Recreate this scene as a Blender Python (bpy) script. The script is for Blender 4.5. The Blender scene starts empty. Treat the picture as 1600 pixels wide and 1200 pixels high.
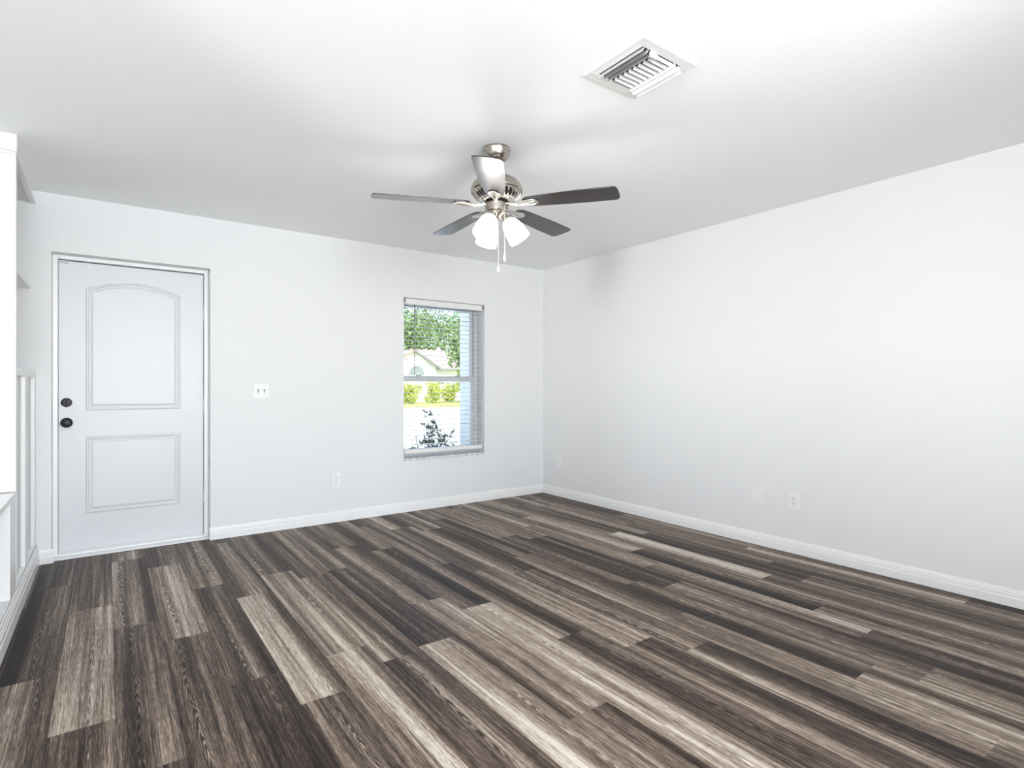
import bpy, bmesh, math, random
from mathutils import Vector, Matrix
random.seed(7)
PI = math.pi
SC = bpy.context.scene
COL = SC.collection

# ---------------------------------------------------------------- camera
cam_d = bpy.data.cameras.new('camera')
cam = bpy.data.objects.new('camera', cam_d)
COL.objects.link(cam)
cam.location = (-3.880, -4.762, 1.166)
cam.rotation_euler = (PI / 2, 0, -math.radians(35.99))
cam_d.sensor_fit = 'HORIZONTAL'
cam_d.sensor_width = 36.0
cam_d.lens = 870.0 / 1600.0 * 36.0
cam_d.shift_y = 3.4 / 1600.0
cam_d.clip_start = 0.02
cam_d.clip_end = 400
SC.camera = cam

# ---------------------------------------------------------------- world, sun, exposure
wd = bpy.data.worlds.new('sky')
SC.world = wd
wd.use_nodes = True
wn = wd.node_tree
wn.nodes.clear()
sky = wn.nodes.new('ShaderNodeTexSky')
sky.sky_type = 'NISHITA'
sky.sun_disc = False
sky.sun_elevation = math.radians(52)
sky.sun_rotation = math.radians(200)
sky.altitude = 10
bg = wn.nodes.new('ShaderNodeBackground')
bg.inputs['Strength'].default_value = 0.6
wo = wn.nodes.new('ShaderNodeOutputWorld')
wn.links.new(sky.outputs[0], bg.inputs['Color'])
wn.links.new(bg.outputs[0], wo.inputs['Surface'])

sun_d = bpy.data.lights.new('sun', 'SUN')
sun_d.energy = 6.5
sun_d.angle = math.radians(0.6)
sun_d.color = (1.0, 0.96, 0.90)
sun = bpy.data.objects.new('sun', sun_d)
COL.objects.link(sun)
sun.rotation_euler = Vector((0.35, 0.62, -0.95)).to_track_quat('-Z', 'Y').to_euler()
sun.location = (-6, -16, 18)


def area(name, loc, direction, sx, sy, power, color):
    d = bpy.data.lights.new(name, 'AREA')
    d.shape = 'RECTANGLE'
    d.size, d.size_y = sx, sy
    d.energy = power
    d.color = color
    o = bpy.data.objects.new(name, d)
    COL.objects.link(o)
    o.location = loc
    o.rotation_euler = Vector(direction).to_track_quat('-Z', 'Z').to_euler()
    return o


# daylight coming through the openings behind the camera
area('daylight_rear', (-3.3, -8.22, 1.45), (0, 1, 0.4), 2.3, 1.3, 268, (0.89, 0.95, 1.0))
area('daylight_side', (-7.85, -5.9, 1.38), (1, 0.05, 0.0), 3.1, 0.85, 650, (0.97, 0.985, 1.0))
# unseen upward fill lamps, added to brighten the ceiling and upper walls
area('floor_fill_lamp', (-3.6, -6.6, 0.05), (0, 0, 1), 2.6, 1.6, 120, (0.98, 0.995, 1.0))
area('half_wall_fill_lamp', (-4.80, -5.2, 1.14), (0, 0, 1), 0.5, 2.5, 11, (0.98, 0.995, 1.0))

SC.view_settings.view_transform = 'Standard'
SC.view_settings.look = 'None'
SC.view_settings.gamma = 1.0
SC.view_settings.use_curve_mapping = False
SC.view_settings.exposure = 0.09
SC.cycles.max_bounces = 14
SC.cycles.diffuse_bounces = 9
SC.cycles.glossy_bounces = 5
SC.cycles.transparent_max_bounces = 16
SC.cycles.use_denoising = True
SC.cycles.sample_clamp_indirect = 8.0
SC.cycles.caustics_reflective = False
SC.cycles.caustics_refractive = False

# ---------------------------------------------------------------- materials


def srgb(r, g, b):
    f = lambda v: (v / 255 / 12.92) if v / 255 <= 0.04045 else ((v / 255 + 0.055) / 1.055) ** 2.4
    return (f(r), f(g), f(b), 1.0)


class NT:
    def __init__(self, name):
        self.m = bpy.data.materials.new(name)
        self.m.use_nodes = True
        self.t = self.m.node_tree
        self.b = self.t.nodes['Principled BSDF']

    def n(self, kind, **kw):
        o = self.t.nodes.new(kind)
        for k, v in kw.items():
            setattr(o, k, v)
        return o

    def l(self, a, b):
        self.t.links.new(a, b)

    def math(self, op, a, b=None, c=None, clamp=False):
        o = self.n('ShaderNodeMath', operation=op)
        o.use_clamp = clamp
        for i, v in enumerate((a, b, c)):
            if v is None:
                continue
            if isinstance(v, (int, float)):
                o.inputs[i].default_value = v
            else:
                self.l(v, o.inputs[i])
        return o.outputs[0]

    def noise(self, vec, scale=5.0, detail=2.0, rough=0.5, dist=0.0):
        o = self.n('ShaderNodeTexNoise')
        o.inputs['Scale'].default_value = scale
        o.inputs['Detail'].default_value = detail
        o.inputs['Roughness'].default_value = rough
        o.inputs['Distortion'].default_value = dist
        self.l(vec, o.inputs['Vector'])
        return o.outputs['Fac']

    def ramp(self, fac, stops):
        o = self.n('ShaderNodeValToRGB')
        e = o.color_ramp.elements
        while len(e) < len(stops):
            e.new(0.5)
        for i, (p, c) in enumerate(stops):
            e[i].position = p
            e[i].color = c
        self.l(fac, o.inputs['Fac'])
        return o.outputs['Color']

    def bump(self, height, strength, dist=0.01):
        o = self.n('ShaderNodeBump')
        o.inputs['Strength'].default_value = strength
        o.inputs['Distance'].default_value = dist
        self.l(height, o.inputs['Height'])
        self.l(o.outputs['Normal'], self.b.inputs['Normal'])


def plain(name, col, rough=0.5, metal=0.0, spec=0.5, vary=0.0, vscale=8.0, bump=0.0, bscale=60.0, coat=0.0):
    k = NT(name)
    k.b.inputs['Base Color'].default_value = col
    k.b.inputs['Roughness'].default_value = rough
    k.b.inputs['Metallic'].default_value = metal
    k.b.inputs['Specular IOR Level'].default_value = spec
    k.b.inputs['Coat Weight'].default_value = coat
    tc = k.n('ShaderNodeTexCoord').outputs['Object']
    if vary:
        f = k.noise(tc, vscale, 3)
        lo = tuple(c * (1 - vary) for c in col[:3]) + (1,)
        hi = tuple(min(1, c * (1 + vary)) for c in col[:3]) + (1,)
        k.l(k.ramp(f, [(0.3, lo), (0.7, hi)]), k.b.inputs['Base Color'])
    if bump:
        k.bump(k.noise(tc, bscale, 4), bump, 0.004)
    return k.m


M = {}
M['wall'] = plain('wall_paint', (0.74, 0.745, 0.75, 1), 0.62, spec=0.3, bump=0.03, bscale=90)
M['trim'] = plain('trim_paint', (0.81, 0.81, 0.81, 1), 0.32, spec=0.5)
M['door'] = plain('door_paint', (0.655, 0.665, 0.685, 1), 0.38, spec=0.45, bump=0.015, bscale=50)
M['plastic'] = plain('white_plastic', (0.80, 0.80, 0.80, 1), 0.28)
M['slot'] = plain('dark_slot', (0.03, 0.03, 0.03, 1), 0.6)
M['black'] = plain('black_metal', (0.008, 0.008, 0.009, 1), 0.35, spec=0.22)
M['gap_shade'] = plain('dark_gap', (0.05, 0.05, 0.05, 1), 0.9)
M['blind'] = plain('blind_white', (0.76, 0.76, 0.75, 1), 0.42)
M['wand'] = plain('tilt_wand', (0.10, 0.11, 0.11, 1), 0.25)
M['marble'] = plain('marble_sill', (0.66, 0.66, 0.65, 1), 0.2, vary=0.3, vscale=30)
M['alu'] = plain('window_frame', (0.60, 0.62, 0.64, 1), 0.4)
M['vent'] = plain('vent_enamel', (0.76, 0.76, 0.75, 1), 0.35)
M['duct'] = plain('duct_dark', (0.02, 0.02, 0.018, 1), 0.7)
M['stucco'] = plain('stucco', (0.82, 0.82, 0.81, 1), 0.9, vary=0.05, bump=0.3, bscale=80)
M['stucco_far'] = plain('stucco_far', (0.86, 0.82, 0.78, 1), 0.9, vary=0.03)
M['concrete'] = plain('concrete', (0.70, 0.69, 0.66, 1), 0.9, vary=0.08, vscale=1.2)
M['roof'] = plain('roof_shingle', (0.38, 0.27, 0.22, 1), 0.9, vary=0.3, vscale=6)
M['fascia'] = plain('fascia_grey', (0.25, 0.24, 0.23, 1), 0.7)
M['darkglass'] = plain('dark_glass', (0.22, 0.25, 0.26, 1), 0.1)
M['bark'] = plain('bark', (0.19, 0.15, 0.11, 1), 0.9, vary=0.4, vscale=10)
M['lawn'] = plain('lawn', (0.42, 0.48, 0.10, 1), 0.95, vary=0.35, vscale=1.5)


def leafmat(name, a, b):
    k = NT(name)
    tc = k.n('ShaderNodeTexCoord').outputs['Object']
    f = k.noise(tc, 3.0, 4)
    k.l(k.ramp(f, [(0.35, a), (0.65, b)]), k.b.inputs['Base Color'])
    k.b.inputs['Roughness'].default_value = 0.55
    return k.m


M['leaf_tree'] = leafmat('leaf_tree', (0.07, 0.13, 0.03, 1), (0.22, 0.33, 0.10, 1))
M['leaf_lime'] = leafmat('leaf_lime', (0.30, 0.36, 0.04, 1), (0.62, 0.62, 0.12, 1))
M['leaf_dark'] = leafmat('leaf_dark', (0.03, 0.045, 0.03, 1), (0.10, 0.15, 0.09, 1))
M['leaf_cover'] = leafmat('leaf_cover', (0.10, 0.19, 0.08, 1), (0.26, 0.40, 0.20, 1))


def ceiling_mat():
    k = NT('ceiling_paint')
    k.b.inputs['Base Color'].default_value = (0.91, 0.92, 0.92, 1)
    k.b.inputs['Roughness'].default_value = 0.7
    k.b.inputs['Specular IOR Level'].default_value = 0.2
    tc = k.n('ShaderNodeTexCoord').outputs['Object']
    a = k.noise(tc, 7.0, 3, 0.6, 0.6)
    a = k.math('SUBTRACT', a, 0.60, clamp=True)
    a = k.math('MULTIPLY', a, 3.0)
    b = k.noise(tc, 55.0, 3)
    k.bump(k.math('MULTIPLY_ADD', k.math('MULTIPLY', b, a), 1.4, a), 0.16, 0.004)
    return k.m


M['ceiling'] = ceiling_mat()


def nickel(name, bands):
    k = NT(name)
    k.b.inputs['Metallic'].default_value = 1.0
    k.b.inputs['Roughness'].default_value = 0.27
    tc = k.n('ShaderNodeTexCoord').outputs['Object']
    mp = k.n('ShaderNodeMapping')
    mp.inputs['Scale'].default_value = (3, 3, bands)
    k.l(tc, mp.inputs['Vector'])
    f = k.noise(mp.outputs[0], 6.0, 3)
    k.l(k.ramp(f, [(0.3, (0.34, 0.305, 0.265, 1)), (0.7, (0.52, 0.475, 0.42, 1))]), k.b.inputs['Base Color'])
    k.l(k.math('MULTIPLY_ADD', f, 0.12, 0.2), k.b.inputs['Roughness'])
    return k.m


M['nickel'] = nickel('brushed_nickel', 60)
M['nickel_light'] = plain('polished_nickel', (0.72, 0.69, 0.64, 1), 0.22, metal=1.0)


def blade_mat():
    k = NT('dark_walnut_blade')
    tc = k.n('ShaderNodeTexCoord').outputs['Object']
    mp = k.n('ShaderNodeMapping')
    mp.inputs['Scale'].default_value = (2.0, 45.0, 4.0)
    k.l(tc, mp.inputs['Vector'])
    f = k.noise(mp.outputs[0], 1.5, 4, 0.6, 0.3)
    k.l(k.ramp(f, [(0.3, (0.010, 0.008, 0.008, 1)), (0.75, (0.032, 0.020, 0.017, 1))]), k.b.inputs['Base Color'])
    k.b.inputs['Roughness'].default_value = 0.30
    k.b.inputs['Specular IOR Level'].default_value = 0.6
    k.b.inputs['Coat Weight'].default_value = 0.4
    k.b.inputs['Coat Roughness'].default_value = 0.12
    return k.m


M['blade'] = blade_mat()


def shade_mat():
    k = NT('lit_frosted_glass')
    k.b.inputs['Base Color'].default_value = (0.95, 0.95, 0.93, 1)
    k.b.inputs['Roughness'].default_value = 0.35
    k.b.inputs['Emission Color'].default_value = (1.0, 0.97, 0.92, 1)
    k.b.inputs['Emission Strength'].default_value = 1.5
    return k.m


M['shade'] = shade_mat()


def bulb_mat():
    k = NT('lit_bulb')
    k.b.inputs['Emission Color'].default_value = (1.0, 0.96, 0.9, 1)
    k.b.inputs['Emission Strength'].default_value = 12.0
    return k.m


M['bulb'] = bulb_mat()


def glass_mat():
    k = NT('window_glass')
    t = k.t
    t.nodes.remove(k.b)
    out = [n for n in t.nodes if n.type == 'OUTPUT_MATERIAL'][0]
    tr = k.n('ShaderNodeBsdfTransparent')
    tr.inputs['Color'].default_value = (0.97, 0.985, 0.98, 1)
    gl = k.n('ShaderNodeBsdfGlossy')
    gl.inputs['Roughness'].default_value = 0.02
    fr = k.n('ShaderNodeFresnel')
    fr.inputs['IOR'].default_value = 1.4
    mx = k.n('ShaderNodeMixShader')
    k.l(fr.outputs[0], mx.inputs[0])
    k.l(tr.outputs[0], mx.inputs[1])
    k.l(gl.outputs[0], mx.inputs[2])
    k.l(mx.outputs[0], out.inputs['Surface'])
    return k.m


M['glass'] = glass_mat()


def floor_mat():
    """vinyl plank print: UV.x runs across a plank (0..1), UV.y along it in metres; attribute 'plank' = tone, slope, seed"""
    k = NT('vinyl_plank')
    uv = k.n('ShaderNodeUVMap', uv_map='UVMap').outputs['UV']
    sx = k.n('ShaderNodeSeparateXYZ')
    k.l(uv, sx.inputs[0])
    u, v = sx.outputs['X'], sx.outputs['Y']
    at = k.n('ShaderNodeAttribute', attribute_name='plank')
    sa = k.n('ShaderNodeSeparateXYZ')
    k.l(at.outputs['Vector'], sa.inputs[0])
    tone, slope, seed = sa.outputs['X'], sa.outputs['Y'], sa.outputs['Z']

    def vec(ku, kv):
        c = k.n('ShaderNodeCombineXYZ')
        k.l(k.math('MULTIPLY', u, ku), c.inputs[0])
        k.l(k.math('MULTIPLY', v, kv), c.inputs[1])
        k.l(k.math('MULTIPLY', seed, 37.0), c.inputs[2])
        return c.outputs[0]

    broad = k.noise(vec(2.6, 0.22), 1.0, 2.0, 0.5)          # soft light and dark bands along a plank
    mid = k.noise(vec(14.0, 1.1), 1.0, 3.0, 0.6, 0.4)
    fine = k.noise(vec(60.0, 8.0), 1.0, 4.0, 0.7, 0.6)
    pore = k.noise(vec(110.0, 24.0), 1.0, 2.0, 0.5)
    # cathedral figure in a narrow zone
    uc = k.math('MULTIPLY_ADD', k.math('FRACT', k.math('MULTIPLY', seed, 7.31)), 0.6, 0.2)
    wob = k.math('MULTIPLY_ADD', k.noise(vec(0.0, 1.6), 1.0, 2.0), 0.30, -0.15)
    du = k.math('SUBTRACT', k.math('SUBTRACT', u, uc), wob)
    d2 = k.math('MULTIPLY', du, du)
    warp = k.noise(vec(9.0, 3.0), 1.0, 3.0, 0.6)
    ph = k.math('ADD', k.math('MULTIPLY', v, 70.0), k.math('MULTIPLY', d2, 2300.0))
    ph = k.math('ADD', ph, k.math('MULTIPLY', warp, 26.0))
    rings = k.math('SINE', ph)
    zone = k.math('SUBTRACT', 1.0, k.math('MULTIPLY', k.math('ABSOLUTE', du), 4.6), clamp=True)
    sel = k.math('MULTIPLY', k.math('SUBTRACT', k.noise(vec(0.8, 0.9), 1.0, 2.0), 0.40, clamp=True), 5.0, clamp=True)
    fig = k.math('MULTIPLY', k.math('MULTIPLY', rings, zone), sel)
    # crosswise saw marks, faint
    saw = k.noise(vec(3.0, 90.0), 1.0, 1.0)
    t = k.math('MULTIPLY_ADD', k.math('SUBTRACT', u, 0.5), slope, k.math('MULTIPLY_ADD', tone, 0.78, 0.135))
    t = k.math('ADD', t, k.math('MULTIPLY', k.math('SUBTRACT', broad, 0.5), 1.35))
    t = k.math('ADD', t, k.math('MULTIPLY', k.math('SUBTRACT', mid, 0.5), 0.85))
    t = k.math('ADD', t, k.math('MULTIPLY', k.math('SUBTRACT', fine, 0.5), 1.05))
    t = k.math('ADD', t, k.math('MULTIPLY', k.math('SUBTRACT', pore, 0.5), 0.7))
    t = k.math('ADD', t, k.math('MULTIPLY', k.math('SUBTRACT', saw, 0.5), 0.10))
    t = k.math('ADD', t, k.math('MULTIPLY', fig, 0.30))
    # plank edges: a fine dark joint
    eu = k.math('MINIMUM', u, k.math('SUBTRACT', 1.0, u))
    edge = k.math('SUBTRACT', 1.0, k.math('MULTIPLY', eu, 110.0), clamp=True)
    t = k.math('SUBTRACT', t, k.math('MULTIPLY', edge, 0.22))
    col = k.ramp(t, [(0.0, srgb(14, 9, 7)), (0.22, srgb(40, 30, 25)), (0.42, srgb(78, 66, 58)),
                     (0.62, srgb(121, 106, 94)), (0.82, srgb(162, 149, 136)), (1.0, srgb(202, 193, 183))])
    k.l(col, k.b.inputs['Base Color'])
    k.l(k.math('MULTIPLY_ADD', fine, 0.18, 0.36), k.b.inputs['Roughness'])
    k.b.inputs['Specular IOR Level'].default_value = 0.16
    h = k.math('ADD', k.math('MULTIPLY', fine, 0.6), k.math('MULTIPLY', edge, -1.2))
    k.bump(h, 0.22, 0.002)
    return k.m


M['floor'] = floor_mat()

# ---------------------------------------------------------------- mesh helpers


class MB:
    """collects shapes that become ONE mesh object"""

    def __init__(self):
        self.bm = bmesh.new()

    def box(self, x0, x1, y0, y1, z0, z1):
        p = [self.bm.verts.new((x, y, z)) for x in (x0, x1) for y in (y0, y1) for z in (z0, z1)]
        for f in ((0, 1, 3, 2), (4, 6, 7, 5), (0, 4, 5, 1), (2, 3, 7, 6), (0, 2, 6, 4), (1, 5, 7, 3)):
            self.bm.faces.new([p[i] for i in f])
        return self

    def prism(self, pts, fn0, fn1):
        a = [self.bm.verts.new(fn0(*p)) for p in pts]
        b = [self.bm.verts.new(fn1(*p)) for p in pts]
        n = len(pts)
        self.bm.faces.new(a)
        self.bm.faces.new(b[::-1])
        for i in range(n):
            j = (i + 1) % n
            self.bm.faces.new((a[i], b[i], b[j], a[j]))
        return self

    def lathe(self, prof, seg=40, mat=None, close=True):
        """prof: (r, z) list"""
        mat = mat or Matrix()
        rings = []
        for r, z in prof:
            rings.append([self.bm.verts.new(mat @ Vector((r * math.cos(2 * PI * i / seg), r * math.sin(2 * PI * i / seg), z)))
                          for i in range(seg)])
        for a, b in zip(rings, rings[1:]):
            for i in range(seg):
                j = (i + 1) % seg
                self.bm.faces.new((a[i], a[j], b[j], b[i]))
        if close:
            for g in (rings[0], rings[-1]):
                try:
                    self.bm.faces.new(g)
                except ValueError:
                    pass
        return self

    def tube(self, pts, r, seg=8):
        pts = [Vector(p) for p in pts]
        prev = None
        for i, p in enumerate(pts):
            d = (pts[min(i + 1, len(pts) - 1)] - pts[max(i - 1, 0)]).normalized()
            up = Vector((0, 0, 1)) if abs(d.z) < 0.9 else Vector((1, 0, 0))
            a = d.cross(up).normalized()
            b = d.cross(a)
            rr = r[i] if isinstance(r, (list, tuple)) else r
            ring = [self.bm.verts.new(p + a * rr * math.cos(2 * PI * k / seg) + b * rr * math.sin(2 * PI * k / seg))
                    for k in range(seg)]
            if prev:
                for k in range(seg):
                    j = (k + 1) % seg
                    self.bm.faces.new((prev[k], prev[j], ring[j], ring[k]))
            else:
                self.bm.faces.new(ring)
            prev = ring
        self.bm.faces.new(prev[::-1])
        return self

    def build(self, name, mat, parent=None, smooth=False, bevel=0.0, seg=2, loc=None, rot=None):
        bmesh.ops.recalc_face_normals(self.bm, faces=self.bm.faces)
        me = bpy.data.meshes.new(name)
        self.bm.to_mesh(me)
        self.bm.free()
        for m in (mat if isinstance(mat, (list, tuple)) else [mat]):
            me.materials.append(m)
        if smooth:
            for p in me.polygons:
                p.use_smooth = True
            me.set_sharp_from_angle(angle=math.radians(38))
        o = bpy.data.objects.new(name, me)
        COL.objects.link(o)
        if parent:
            o.parent = parent
        if loc:
            o.location = loc
        if rot:
            o.rotation_euler = rot
        if bevel:
            b = o.modifiers.new('bevel', 'BEVEL')
            b.width = bevel
            b.segments = seg
            b.limit_method = 'ANGLE'
        return o


def tag(o, label, cat, group=None, kind=None):
    o['label'] = label
    o['category'] = cat
    if group:
        o['group'] = group
    if kind:
        o['kind'] = kind
    return o


def structure(o, label=None):
    o['kind'] = 'structure'
    if label:
        o['label'] = label
    return o


def empty(name, loc, rotz=0.0):
    o = bpy.data.objects.new(name, None)
    o.empty_display_size = 0.1
    COL.objects.link(o)
    o.location = loc
    o.rotation_euler = (0, 0, rotz)
    return o


# ---------------------------------------------------------------- room shell
H = 2.44
XL = -4.255          # face of the built-in along the left side
XW = -4.74           # wall behind it
YR = -8.0
DX0, DX1, DZ = -4.181, -3.250, 2.058     # doorway in the back wall
WX0, WX1, WZ0, WZ1 = -1.660, -0.769, 0.476, 1.992  # window opening
BT = 0.22            # back wall thickness

# floor: one mesh, one quad per plank
PW = 0.1838
ROW0 = -4.042
joints = {-1: -0.9, 0: -0.597, 1: -1.104, 2: -0.225, 3: -0.515, 4: -1.105, 5: -0.14, 6: -1.087, 7: -0.02, 8: -1.24, 9: -0.785,
          10: -1.0, 11: -0.29, 12: -0.527, 13: -0.71, 14: -0.44, 15: -1.25, 16: -0.146, 17: -1.1, 18: -0.82, 19: -0.40,
          20: -0.56, 21: -0.27, 22: -1.25, 23: -0.7}
tones = {0: [.30, .25, .42, .4], 1: [.33, .52, .46, .45], 2: [.44, .46, .20, .2], 3: [.38, .58, .27, .3], 4: [.35, .25, .20],
         5: [.35, .30, .66, .30], 6: [.45, .56, .68, .45], 7: [.45, .45, .54, .30], 8: [.60, .34, .70, .5], 9: [.45, .50, .34, .32],
         10: [.40, .36, .68, .55], 11: [.40, .48, .38, .33], 12: [.58, .52, .60, .28], 13: [.58, .30, .42, .40],
         14: [.38, .30, .52, .64, .5], 15: [.55, .40, .28, .72], 16: [.40, .58, .33, .52, .62], 17: [.50, .55, .62, .30],
         18: [.42, .64, .28, .52], 19: [.48, .45, .66, .42], 20: [.46, .62, .33, .46], 21: [.35, .42, .56, .42],
         22: [.35, .46, .56, .40], 23: [.4, .5, .4]}
slopes = {(1, 1): .1, (2, 1): -.3, (4, 2): .0, (7, 2): -.25, (8, 2): -.2, (10, 2): .3, (12, 3): -.2}


def build_floor():
    bm = bmesh.new()
    uvl = bm.loops.layers.uv.new('UVMap')
    al = bm.loops.layers.float_vector.new('plank')
    rnd = random.Random(11)
    L = 1.26
    ymax = 0.0
    for row in range(-20, 24):
        x1 = ROW0 + PW * row
        x0 = x1 - PW
        cx0, cx1 = max(x0, -7.6), min(x1, 0.02)
        if cx1 <= cx0:
            continue
        j = joints.get(row, -rnd.random() * L)
        ys = [ymax] + [j - L * i for i in range(0, 8)]
        ys = [y for y in ys if y > YR] + [YR]
        for i in range(len(ys) - 1):
            ya, yb = ys[i], ys[i + 1]
            if ya - yb < 1e-4:
                continue
            tn = tones.get(row, [])
            tone = tn[i] if i < len(tn) else rnd.choice([.28, .36, .45, .55, .62])
            slope = slopes.get((row, i), rnd.uniform(-.34, .34))
            seed = rnd.random()
            pts = [(cx0, ya), (cx0, yb), (cx1, yb), (cx1, ya)]
            f = bm.faces.new([bm.verts.new((x, y, 0)) for x, y in pts])
            for lp in f.loops:
                x, y = lp.vert.co.x, lp.vert.co.y
                lp[uvl].uv = ((x - x0) / PW, (y - j) + seed * 50)
                lp[al] = (tone, slope, seed)
    # the doorway floor
    pts = [(DX0, 0.0), (DX1, 0.0), (DX1, 0.26), (DX0, 0.26)]
    f = bm.faces.new([bm.verts.new((x, y, -0.001)) for x, y in pts])
    for lp in f.loops:
        lp[uvl].uv = (0.5, lp.vert.co.y)
        lp[al] = (.3, 0, .3)
    for f in bm.faces:
        if f.normal.z < 0:
            f.normal_flip()
    me = bpy.data.meshes.new('floor')
    bm.normal_update()
    for f in bm.faces:
        if f.normal.z < 0:
            f.normal_flip()
    bm.to_mesh(me)
    bm.free()
    me.materials.append(M['floor'])
    o = bpy.data.objects.new('floor', me)
    COL.objects.link(o)
    structure(o)


build_floor()
structure(MB().box(-7.8, 0.3, YR - 0.4, BT, -0.12, -0.004).build('floor_slab', M['concrete']))
structure(MB().box(-7.8, 0.3, YR - 0.3, BT, H, H + 0.18).build('ceiling', M['ceiling']))

w = MB()
w.box(-5.1, DX0, 0, BT, 0, H)
w.box(DX0, DX1, 0, BT, DZ, H)
w.box(DX1, WX0, 0, BT, 0, H)
w.box(WX0, WX1, 0, BT, 0, WZ0)
w.box(WX0, WX1, 0, BT, WZ1, H)
w.box(WX1, 0.2, 0, BT, 0, H)
structure(w.build('wall_back', M['wall']))
structure(MB().box(0, 0.2, YR - 0.2, 0, 0, H).build('wall_right', M['wall']))
# behind the camera the left side is a half wall with a kitchen beyond it
XK = -7.6
structure(MB().box(XW - 0.12, XW, -3.4, 0, 0, H).build('wall_left', M['wall']))
structure(MB().box(XW - 0.12, XW, YR, -3.4, 0, 1.07).build('wall_half', M['wall']))
structure(MB().box(XW - 0.16, XW + 0.04, YR, -3.4, 1.07, 1.11).build('trim_half_wall_cap', M['trim']))
structure(MB().box(XK, XW - 0.12, -3.4, -3.25, 0, H).build('wall_kitchen', M['wall']))
w = MB()
w.box(XK - 0.2, XK, -4.3, -3.25, 0, H)
w.box(XK - 0.2, XK, YR - 0.2, -7.5, 0, H)
w.box(XK - 0.2, XK, -7.5, -4.3, 0, 0.95)
w.box(XK - 0.2, XK, -7.5, -4.3, 2.15, H)
structure(w.build('wall_kitchen_side', M['wall']))
w = MB()
w.box(XK, -4.5, YR - 0.2, YR, 0, H)
w.box(-2.1, 0, YR - 0.2, YR, 0, H)
w.box(-4.5, -2.1, YR - 0.2, YR, 2.15, H)
w.box(-4.5, -2.1, YR - 0.2, YR, 0, 0.80)
structure(w.build('wall_rear', M['wall']))

structure(MB().box(-2.0, 0, -5.45, -5.3, 0, H).build('wall_light_blocker', M['wall']))  # unseen stub wall, added to block rear light from the near right wall

# baseboards
PROF = [(0, 0), (.0155, 0), (.0155, .046), (.0125, .050), (.0125, .066), (.0095, .069), (.0095, .077), (.0065, .080), (.0045, .089), (0, .090)]


def baseboard(name, a, b, nrm, scale=1.0):
    a, b, n = Vector((a[0], a[1], 0)), Vector((b[0], b[1], 0)), Vector((nrm[0], nrm[1], 0))
    f = lambda base: (lambda d, z: base + n * d + Vector((0, 0, z * scale)))
    return structure(MB().prism(PROF, f(a), f(b)).build(name, M['trim']))


baseboard('baseboard_back', (DX1 - 0.005, 0), (0, 0), (0, -1))
baseboard('baseboard_back_left', (XL, 0), (DX0 + 0.012, 0), (0, -1))
baseboard('baseboard_right', (0, 0), (0, -5.3), (-1, 0))
baseboard('baseboard_left', (XL - 0.003, -3.2), (XL, 0), (1, 0), 1.42)

# ---------------------------------------------------------------- door_1
door = structure(empty('door_1', ((DX0 + DX1) / 2, 0.1, 0)), 'white two panel door with arched top panel set back in the end wall')
ox, oy = (DX0 + DX1) / 2, 0.1


def dloc(mb, name, mat, parent=door, **kw):
    for v in mb.bm.verts:
        v.co -= Vector((ox, oy, 0))
    return mb.build(name, mat, parent, **kw)


fr = MB()
fr.box(DX0, DX0 + 0.028, 0.10, BT, 0, DZ)
fr.box(DX1 - 0.028, DX1, 0.10, BT, 0, DZ)
fr.box(DX0 + 0.028, DX1 - 0.028, 0.10, BT, DZ - 0.026, DZ)
dloc(fr, 'door_frame', M['trim'], bevel=0.003)
SX0, SX1, SZ0, SZ1 = -4.151, -3.2815, 0.022, 2.026
slab = MB().box(SX0, SX1, 0.125, 0.168, SZ0, SZ1)
slab_o = dloc(slab, 'door_slab', M['door'], bevel=0.002)


def inset(pts, d):
    n = len(pts)
    out = []
    for i in range(n):
        a, b, c = Vector(pts[i - 1]), Vector(pts[i]), Vector(pts[(i + 1) % n])
        e1, e2 = (b - a).normalized(), (c - b).normalized()
        n1, n2 = Vector((-e1.y, e1.x)), Vector((-e2.y, e2.x))
        m = (n1 + n2)
        m = m / max(0.3, (1 + n1.dot(n2)))
        out.append(tuple(b + m * d))
    return out


def panel(pts, name):
    """raised moulding round a panel field; pts counter-clockwise in (x, z)"""
    prof = [(0, 0.0003), (.002, .007), (.008, .011), (.014, .011), (.020, .0012), (.026, .0010), (.042, .0080)]
    mb = MB()
    rings = []
    for d, h in prof:
        rings.append([mb.bm.verts.new((x, 0.125 - h, z)) for x, z in inset(pts, d)])
    for a, b in zip(rings, rings[1:]):
        for i in range(len(a)):
            j = (i + 1) % len(a)
            mb.bm.faces.new((a[i], a[j], b[j], b[i]))
    mb.bm.faces.new(rings[-1])
    dloc(mb, name, M['door'])


px0, px1 = -4.003, -3.433
arch = [(px0, 0.996), (px1, 0.996), (px1, 1.846)]
zc, hz = 1.846, 0.068
for i in range(1, 24):
    t = i / 24
    arch.append((px1 + (px0 - px1) * t, zc + hz * math.sin(PI * t) ** 0.9))
arch.append((px0, 1.842))
panel(arch, 'arched_panel')
panel([(px0, 0.278), (px1, 0.278), (px1, 0.815), (px0, 0.815)], 'lower_panel')

th = MB()
th.box(DX0, DX1, 0.03, BT, 0, 0.012)
th.box(DX0 + 0.02, DX1 - 0.02, 0.10, BT, 0.012, 0.020)
dloc(th, 'threshold', M['trim'])
sw_ = MB().box(SX0, SX1, 0.118, 0.126, 0.020, 0.034)
dloc(sw_, 'door_sweep', M['alu'])
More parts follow.
